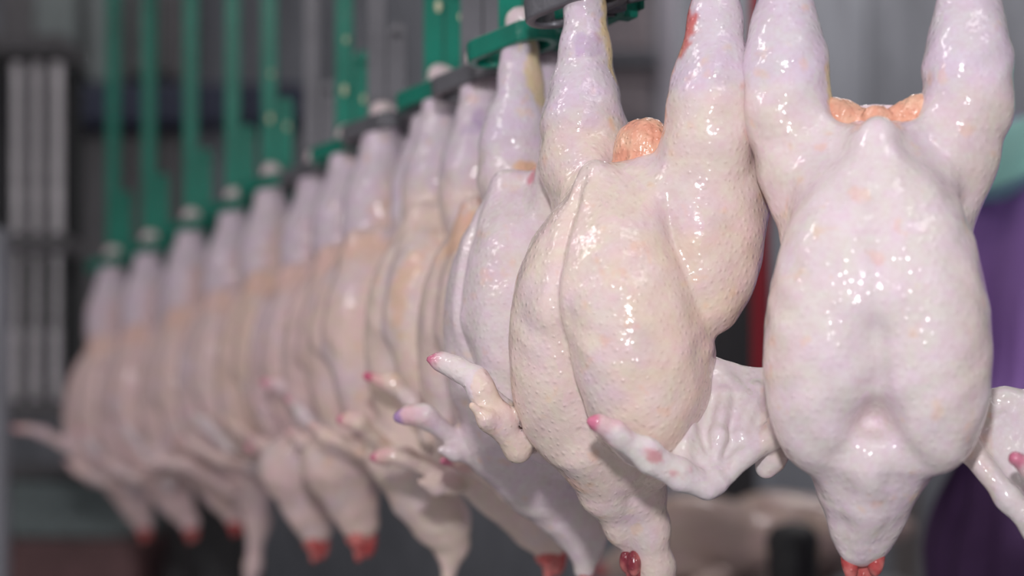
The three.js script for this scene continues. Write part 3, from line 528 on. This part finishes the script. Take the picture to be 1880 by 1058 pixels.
// ---------------------------------------------------------------- the worker at the right edge, in a mint hood and a purple coat
{
  const g = thing('person', [wx(1880, 2.08) + 0.135, 0, -2.08], rad(-50));
  tag(g, 'person in a purple coat and mint green shoulder hood, standing at the right edge', 'person');
  const skin = new THREE.MeshStandardMaterial({ name: 'skin', vertexColors: true, roughness: 0.5 }), cloth = (n, c) => new THREE.MeshStandardMaterial({ name: n, color: new THREE.Color(...c), roughness: 0.75, bumpMap: metalGrain, bumpScale: 0.001 });
  const S = 1.62 / 1.75, P = (x, y, z, r) => [x * S, y * S, z * S, r * S];
  const legs = [], arms = [];
  for (const s of [-1, 1]) {
    legs.push(...chain([P(s * 0.09, 0.92, 0, 0.09), P(s * 0.10, 0.50, 0.015, 0.062), P(s * 0.10, 0.10, -0.01, 0.042)], 0.03), ...chain([P(s * 0.10, 0.045, -0.03, 0.04), P(s * 0.11, 0.035, 0.14, 0.032)], 0.03));
    arms.push(chain([P(s * 0.19, 1.40, 0, 0.052), P(s * 0.25, 1.13, 0.04, 0.044), P(s * 0.17, 1.06, 0.26, 0.032)], 0.02));
  }
  const torso = [ell([0, 1.22 * S, 0], [0.165 * S, 0.26 * S, 0.105 * S], 0.03), ell([0, 0.97 * S, 0], [0.16 * S, 0.13 * S, 0.115 * S], 0.04), ...chain([P(-0.17, 1.40, 0, 0.055), P(0.17, 1.40, 0, 0.055)], 0.04)];
  const headY = 1.62 * S, head = [...chain([P(0, 1.40, 0, 0.06), P(0, 1.54, 0.015, 0.052)], 0.03), ell([0, headY, 0.01], [0.074 * S, 0.112 * S, 0.092 * S], 0.03), ell([0, headY - 0.055, 0.045], [0.05, 0.05, 0.045], 0.03), ell([0, headY - 0.008, 0.098], [0.012, 0.024, 0.018], 0.01), ell([0, headY - 0.05, 0.088], [0.022, 0.006, 0.008], 0.004), ell([-0.072, headY - 0.005, 0.0], [0.01, 0.026, 0.018], 0.006), ell([0.072, headY - 0.005, 0.0], [0.01, 0.026, 0.018], 0.006)];
  const hands = [];
  for (const s of [-1, 1]) {
    hands.push(ell([s * 0.165 * S, 1.045 * S, 0.31 * S], [0.022, 0.038, 0.046], 0.012));
    for (let f = 0; f < 4; f++) hands.push(...chain([P(s * (0.165 - 0.006), 1.07 - f * 0.021, 0.345, 0.0095), P(s * 0.155, 1.068 - f * 0.022, 0.385 - f * 0.004, 0.009), P(s * 0.135, 1.062 - f * 0.022, 0.405 - f * 0.006, 0.008)], 0.004));
    hands.push(...chain([P(s * 0.15, 1.075, 0.30, 0.011), P(s * 0.135, 1.095, 0.33, 0.01), P(s * 0.128, 1.10, 0.355, 0.009)], 0.006));
  }
  part('body', surface(fieldOf([...torso, ...legs, ...arms.flat(), ...head, ...hands]), [-0.4, -0.01, -0.2], [0.4, 1.66, 0.45], 0.008, () => [0.5, 0.32, 0.24]), skin, g);
  const purple = cloth('purple coat cloth', [0.36, 0.19, 0.55]), fold = (d, x, y, z) => d + 0.004 * Math.sin(26 * Math.atan2(x, z + 0.01) + 8 * y) * smooth(1.25, 0.9, y) + 0.003 * Math.sin(y * 40 + x * 30);
  const coat = [ell([0, 1.22 * S, 0], [0.195 * S, 0.27 * S, 0.15 * S], 0.03), ...chain([P(0, 1.12, 0, 0.17), P(0, 0.92, 0, 0.255), P(0, 0.62, 0, 0.29)], 0.05), ...chain([P(-0.17, 1.40, 0, 0.066), P(0.17, 1.40, 0, 0.066)], 0.04)];
  for (const s of [-1, 1]) coat.push(...chain([P(s * 0.19, 1.40, 0, 0.066), P(s * 0.255, 1.13, 0.04, 0.066), P(s * 0.18, 1.065, 0.235, 0.05)], 0.02));
  part('coat', surface(fieldOf(coat, (d, x, y, z) => Math.max(fold(d, x, y, z), 0.955 - y)), [-0.42, 0.9, -0.36], [0.42, 1.5, 0.42], 0.008, () => [1, 1, 1]), purple, g);
  part('skirt', surface(fieldOf(chain([P(0, 1.12, 0, 0.15), P(0, 0.92, 0, 0.245), P(0, 0.55, 0, 0.285)], 0.05), (d, x, y, z) => Math.max(fold(d, x, y, z), 0.45 - y, y - 1.0)), [-0.4, 0.4, -0.36], [0.4, 1.05, 0.42], 0.009, () => [1, 1, 1]), cloth('dark purple apron cloth', [0.085, 0.035, 0.12]), g);
  const mint = cloth('mint hood cloth', [0.36, 0.74, 0.68]);
  const hood = [ell([0, headY + 0.005, -0.012], [0.098, 0.135, 0.105], 0.03), ...chain([P(0, 1.50, 0, 0.085), P(0, 1.40, 0, 0.11)], 0.05), ...chain([P(-0.18, 1.385, 0, 0.086), P(0.18, 1.385, 0, 0.086)], 0.05), ell([0, 1.36 * S, 0], [0.235, 0.085, 0.15], 0.04)];
  part('hood', surface(fieldOf(hood, (d, x, y, z) => Math.max(d + 0.003 * Math.sin(x * 50 + y * 20), 1.275 + 0.02 * Math.sin(x * 9) - y, 0.055 - Math.hypot(x, (y - headY + 0.01) * 0.75, (z - 0.11) * 0.8))), [-0.34, 1.2, -0.22], [0.34, 1.7, 0.2], 0.008, () => [1, 1, 1]), mint, g);
  for (const s of [-1, 1]) part('boot', surface(fieldOf([...chain([P(s * 0.10, 0.36, 0, 0.068), P(s * 0.10, 0.10, -0.01, 0.055)], 0.03), ...chain([P(s * 0.10, 0.05, -0.035, 0.05), P(s * 0.11, 0.045, 0.15, 0.042)], 0.03)], (d, x, y) => Math.max(d, -y)), s < 0 ? [-0.2, -0.02, -0.14] : [0.0, -0.02, -0.14], s < 0 ? [0.0, 0.45, 0.24] : [0.2, 0.45, 0.24], 0.008, () => [1, 1, 1]), cloth('white rubber', [0.6, 0.6, 0.6]), g);
  for (const s of [-1, 1]) part('eye', new THREE.SphereGeometry(0.012, 14, 10).translate(s * 0.031, headY + 0.012, 0.083), new THREE.MeshStandardMaterial({ name: 'eye', color: 0x2a1d16, roughness: 0.2 }), g);
}
// ---------------------------------------------------------------- background things, left end of the line
{
  const HOOD = metal('grey green hood sheet', [0.30, 0.34, 0.33], 0.5), NAVY = metal('navy paint', [0.022, 0.03, 0.075], 0.4), DARK = metal('black machine paint', [0.17, 0.16, 0.165], 0.5), TANK = metal('grey teal tank', [0.19, 0.23, 0.225], 0.5), RUST = metal('red brown paint', [0.17, 0.08, 0.08], 0.6);
  const m = thing('machine_hood', [wx(170, 3.6), at(0, 150, 3.6).y, -3.6]); tag(m, 'grey green sheet hood of a machine at the top left', 'machine');
  part('sheet', span(-0.115, -0.028, 0, 0.6, -0.3, 0, 0.01), HOOD, m); part('sheet', span(-0.008, 0.062, -0.005, 0.6, -0.3, 0.005, 0.01), HOOD, m); part('sheet', span(0.086, 0.12, 0.01, 0.6, -0.3, 0, 0.01), HOOD, m);
  part('frame', span(-0.19, 0.15, 0.02, 0.6, -0.32, -0.03, 0.01), DARK, m);
  const bm = part('beam', span(wx(-140, 3.5), wx(560, 3.5), at(0, 226, 3.5).y, at(0, 152, 3.5).y, -3.62, -3.5, 0.01), NAVY, scene); tag(bm, 'navy blue beam across the machine at the far left', 'beam');
  const lg = part('post', span(wx(-140, 3.5), wx(-100, 3.5), 0, at(0, 226, 3.5).y, -3.62, -3.52, 0.01), NAVY, scene); tag(lg, 'navy post under the left end of the beam', 'post');
  const lg2 = part('cabinet', span(wx(118, 3.55), wx(330, 3.55), 0, at(0, 235, 3.55).y, -3.75, -3.6, 0.01), DARK, scene); tag(lg2, 'black machine cabinet under the navy beam', 'cabinet');
  const BLACK = metal('soot black sheet', [0.02, 0.02, 0.022], 0.6), CHROME = metal('shiny steel', [0.85, 0.80, 0.80], 0.28, 0.9), BRIGHT = metal('bright steel', [0.90, 0.84, 0.84], 0.35, 0.3);
  [['leftmost', 32, 0.0125], ['middle one', 68, 0.0115], ['rightmost', 105, 0.013]].forEach(([w, px, r], i) => {
    const g = thing('steel_rod', [wx(px, 3.0), at(0, 470, 3.0).y, -3.0]); tag(g, `${w} of the three upright steel rods at the left edge`, 'rod', 'upright steel rods at the left');
    part('rod', rod(V(0, 0, 0), V(0, (470 - 115) / FL * 3.0, 0), r * 0.7), BRIGHT, g);
    part('nut', new THREE.CylinderGeometry(r * 1.25, r * 1.25, 0.03, 6).translate(0, 0.02, 0), CHROME, g);
    part('end_cylinder', rod(V(0, (470 - 735) / FL * 3.0, 0.01), V(0, (470 - 605) / FL * 3.0, 0.01), 0.009), CHROME, g);
    part('spindle', rod(V(0, (470 - 610) / FL * 3.0, 0.005), V(0, 0.02, 0.002), 0.006), CHROME, g);
  });
  const fr = thing('rod_stand', [wx(70, 3.04), 0, -3.06]); tag(fr, 'dark stand that holds the three upright steel rods', 'stand');
  const yt = at(0, 112, 3.04).y, yb = at(0, 470, 3.04).y, yl = at(0, 738, 3.04).y;
  for (const [y, h] of [[yt, 0.03], [yb, 0.03], [yl - 0.03, 0.03]]) part('rail', span(-0.075, 0.06, y, y + h, -0.03, 0.09, 0.004), DARK, fr);
  part('post', span(-0.098, -0.075, 0, yt + 0.03, -0.03, 0.03, 0.004), DARK, fr); part('backplate', span(-0.075, 0.06, yl, yt, -0.04, -0.03, 0.003), BLACK, fr);
  const tk = thing('tank', [wx(120, 3.3), 0, -3.3]); tag(tk, 'grey teal steel tank low at the left edge with a red brown base', 'tank');
  const ta = at(0, 880, 3.3).y, tb = at(0, 990, 3.3).y;
  part('wall', span(-0.20, 0.12, tb, ta, -0.3, 0, 0.012), TANK, tk); part('base', span(-0.20, 0.125, 0, tb, -0.3, 0.002, 0.008), RUST, tk); part('rim', span(-0.21, 0.13, ta, ta + 0.03, -0.31, 0.012, 0.006), DARK, tk);
  const pale = part('post', span(wx(-30, 2.75), wx(5, 2.75), 0, 1.3, -2.75, -2.79, 0.004), metal('pale paint', [0.42, 0.42, 0.46], 0.5), scene); tag(pale, 'pale grey post cut by the left edge', 'post');
  const ck = part('cabinet', span(wx(338, 3.4), wx(452, 3.4), 0, at(0, 905, 3.4).y, -3.6, -3.4, 0.01), metal('black plastic bin', [0.03, 0.028, 0.03], 0.45), scene); tag(ck, 'black cabinet below the far chickens', 'cabinet');
}

renderer.render(scene, camera);
